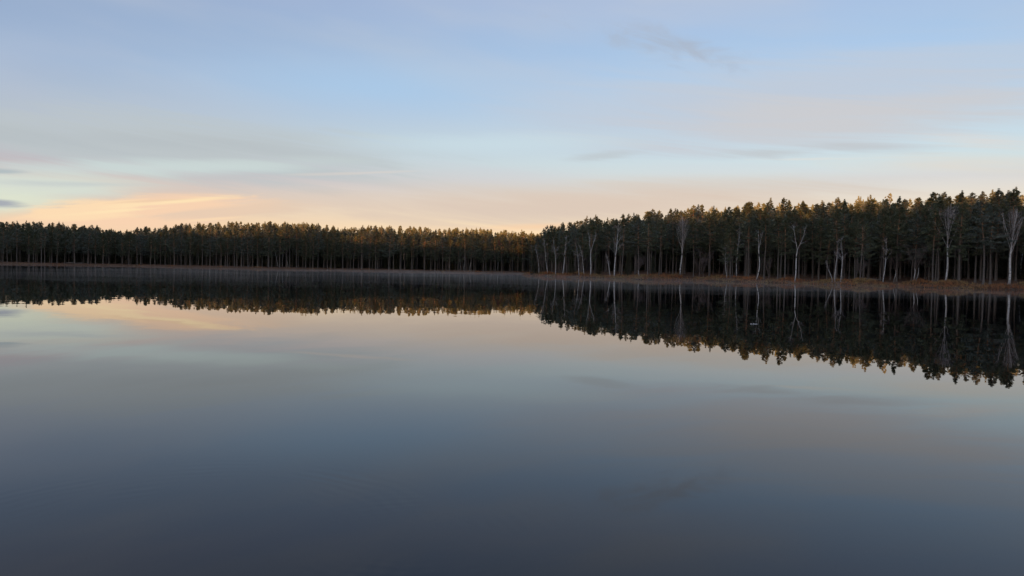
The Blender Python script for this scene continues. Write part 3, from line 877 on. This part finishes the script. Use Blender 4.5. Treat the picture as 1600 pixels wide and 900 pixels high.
# ------------------------------------------------------------------ banks: dry grass, logs, floating bits
m_grass, nt, bs = material('dry_bank_grass')
tc = nt.nodes.new('ShaderNodeTexCoord')
n = noise(nt, tc.outputs['Object'], 0.16, 3, 0.55); n2 = noise(nt, tc.outputs['Object'], 1.7, 3, 0.6)
c = mix(nt, n.smooth(0.38, 0.62), (0.40, 0.155, 0.058), (0.36, 0.24, 0.095))
c = mix(nt, n2.smooth(0.42, 0.62), c, (0.14, 0.08, 0.045))
nt.links.new(c, bs.inputs['Base Color']); bs.inputs['Roughness'].default_value = 0.9
gr = MB()
for first, last, n_try, a, b in ((18, 46, 30000, -1.6, 6.5), (1, 16, 16000, -1.2, 5.5)):      # right shore, far shore
    p0, p1 = LAKE[first:last], LAKE[first + 1:last + 1]; seg = np.linalg.norm(p1 - p0, axis=1)
    k = RNG.choice(len(p0), n_try, p=seg / seg.sum()); t = RNG.uniform(0, 1, n_try)[:, None]
    q = p0[k] + (p1[k] - p0[k]) * t; nrm = (p1 - p0)[k] / seg[k][:, None]
    q = q + np.stack([nrm[:, 1], -nrm[:, 0]], 1) * (RNG.uniform(-1, 1, n_try) * 8.0)[:, None] + RNG.normal(size=(n_try, 2)) * 0.5
    xs, ys = q[:, 0], q[:, 1]
    sd = signed_shore(xs, ys); ok = (sd > a) & (sd < b); xs, ys, sd = xs[ok], ys[ok], sd[ok]
    dens = (bumps(xs, ys, 11, 2) * 0.75 + 0.55 + 0.25 * (sd < 2.2)) * np.where((ys > 270) & (xs < -15), 0.30, 1.0); ok = RNG.uniform(0, 1, len(xs)) < dens * 0.9; xs, ys, sd = xs[ok], ys[ok], sd[ok]
    zs = np.maximum(ground_z(xs, ys, sd), -0.25)
    hh = (0.50 + 0.55 * bumps(xs, ys, 10, 5)).clip(0.14, 1.35) * np.where(ys > 270, 0.45, 1.0) * RNG.uniform(0.7, 1.2, len(xs))
    gr.blades(np.stack([xs, ys, zs - 0.03], 1), np.tile([0, 0, 1.0], (len(xs), 1)), hh, 0.08, 8, 0.42, 0.25)
tag(gr.build('shore_grass', m_grass), 'rusty brown dry grass and heather along the waterline', 'grass', kind='stuff')

m_log, nt, bs = material('weathered_log')
n = noise(nt, None, 4, 4); nt.links.new(mix(nt, n.smooth(0.3, 0.7), (0.16, 0.14, 0.12), (0.28, 0.25, 0.22)), bs.inputs['Base Color']); bs.inputs['Roughness'].default_value = 0.9


def log(px0, d0, px1, d1, r, label):
    x0, x1 = column_x(px0, d0), column_x(px1, d1)
    z0, z1 = (float(ground_z(np.array([x]), np.array([d]))[0]) for x, d in ((x0, d0), (x1, d1)))
    root = empty('fallen_log', (x0, d0, z0)); mb = MB(); t = np.linspace(0, 1, 8)
    ax = np.array([x1 - x0, d1 - d0, z1 - z0])
    pts = ax * t[:, None] + np.array([0, 0, r * 0.9]) + np.stack([0 * t, 0.05 * np.sin(t * 9), 0.05 * np.sin(t * 7)], 1)
    mb.tube(pts, r * (1 - 0.35 * t), 8); mb.build('stem', m_log, root, True)
    for q in (0.35, 0.6, 0.8):
        st = MB(); p = pts[int(q * 7)]; st.tube([p, p + np.array([0.1, -0.15, 0.35 + q * 0.3])], [0.035, 0.012], 5); st.build('branch_stub', m_log, root)
    tag(root, label, 'log')


log(1345, 165, 1379, 163, 0.16, 'pale fallen log lying under the pines left of the reddish bank birch')
log(104, 301, 128, 300, 0.22, 'pale drift log on the sandy spit of the far left shore')

m_scrap, nt, bs = material('pale_birch_bark'); n = noise(nt, None, 12, 3)
nt.links.new(mix(nt, n.smooth(0.4, 0.7), (0.42, 0.40, 0.37), (0.25, 0.23, 0.20)), bs.inputs['Base Color']); bs.inputs['Roughness'].default_value = 0.7
x, y = water_point(1178, 506.5)
sc = empty('floating_bark', (x, y, 0.0), 0.12, (0.85, 0.85, 0.7))
for (u0, u1, wd, hh) in ((-0.20, -0.08, 0.07, 0.050), (-0.07, 0.05, 0.08, 0.065), (0.03, 0.21, 0.06, 0.034)):
    mb = MB(); t = np.linspace(0, 1, 9); sarc = np.linspace(-1, 1, 7)
    wv = np.sin(np.clip(t * 0.92 + 0.08, 0, 1) * math.pi) ** 0.6
    V = np.array([[(u0 + (u1 - u0) * a), wd * wv[i] * b, 0.002 + hh * wv[i] * (1 - b * b) * (0.75 + 0.25 * math.sin(a * 5))] for i, a in enumerate(t) for b in sarc])
    Q = [(i * 7 + j, (i + 1) * 7 + j, (i + 1) * 7 + j + 1, i * 7 + j + 1) for i in range(8) for j in range(6)]
    mb.add(V, quads=Q); mb.add(V - [0, 0, 0.004], quads=[q[::-1] for q in Q]); mb.build('curled_piece', m_scrap, sc, True)
tag(sc, 'small pale curled scrap floating on the dark tree reflection', 'bark scrap')

# ------------------------------------------------------------------ low morning mist on the water
mx, my = np.arange(-260, 131, 3.0), np.arange(48, 330, 3.0)
MX, MY = np.meshgrid(mx, my)
sdm = signed_shore(MX, MY).reshape(MX.shape)
TOP = (0.42 + 0.62 * bumps(MX * 0.55, MY * 1.6, 40, 8) + 0.30 * bumps(MX * 0.8, MY * 2.0, 17, 2)).clip(0.0, 1.6) * sstep(60, 120, MY) * sstep(-250, -215, MX) * sstep(128, 110, MX) * (0.10 + 0.90 * sstep(-130, -20, MX))
TOP = np.maximum(TOP * sstep(6, -5, sdm), 0.0) + 0.004
V1 = np.stack([MX, MY, 0.02 + TOP], -1).reshape(-1, 3); V0 = np.stack([MX, MY, 0.012 + 0 * TOP], -1).reshape(-1, 3)
nxm, nym = len(mx), len(my); ii = (np.arange(nym - 1)[:, None] * nxm + np.arange(nxm - 1)[None])
Q = np.stack([ii, ii + 1, ii + 1 + nxm, ii + nxm], -1).reshape(-1, 4); N0 = nxm * nym
edge = list(range(nxm)) + [k * nxm + nxm - 1 for k in range(1, nym)] + [N0 - 1 - k for k in range(1, nxm)] + [k * nxm for k in range(nym - 2, 0, -1)]
side = [(N0 + edge[k], N0 + edge[(k + 1) % len(edge)], edge[(k + 1) % len(edge)], edge[k]) for k in range(len(edge))]
mist = MB(); mist.add(np.vstack([V1, V0]), quads=np.vstack([Q, Q[:, ::-1] + N0, np.array(side)]))
m_mist = bpy.data.materials.new('mist'); m_mist.use_nodes = True; nt = m_mist.node_tree; nt.nodes.clear()
mo = nt.nodes.new('ShaderNodeOutputMaterial'); pv = nt.nodes.new('ShaderNodeVolumePrincipled'); nt.links.new(pv.outputs[0], mo.inputs['Volume'])
pv.inputs['Color'].default_value = (0.95, 0.87, 0.77, 1); pv.inputs['Density'].default_value = 0.0032; pv.inputs['Anisotropy'].default_value = 0.2
tag(mist.build('mist', m_mist, smooth=True), 'thin grey mist lying low on the water before the shores', 'mist', kind='stuff')
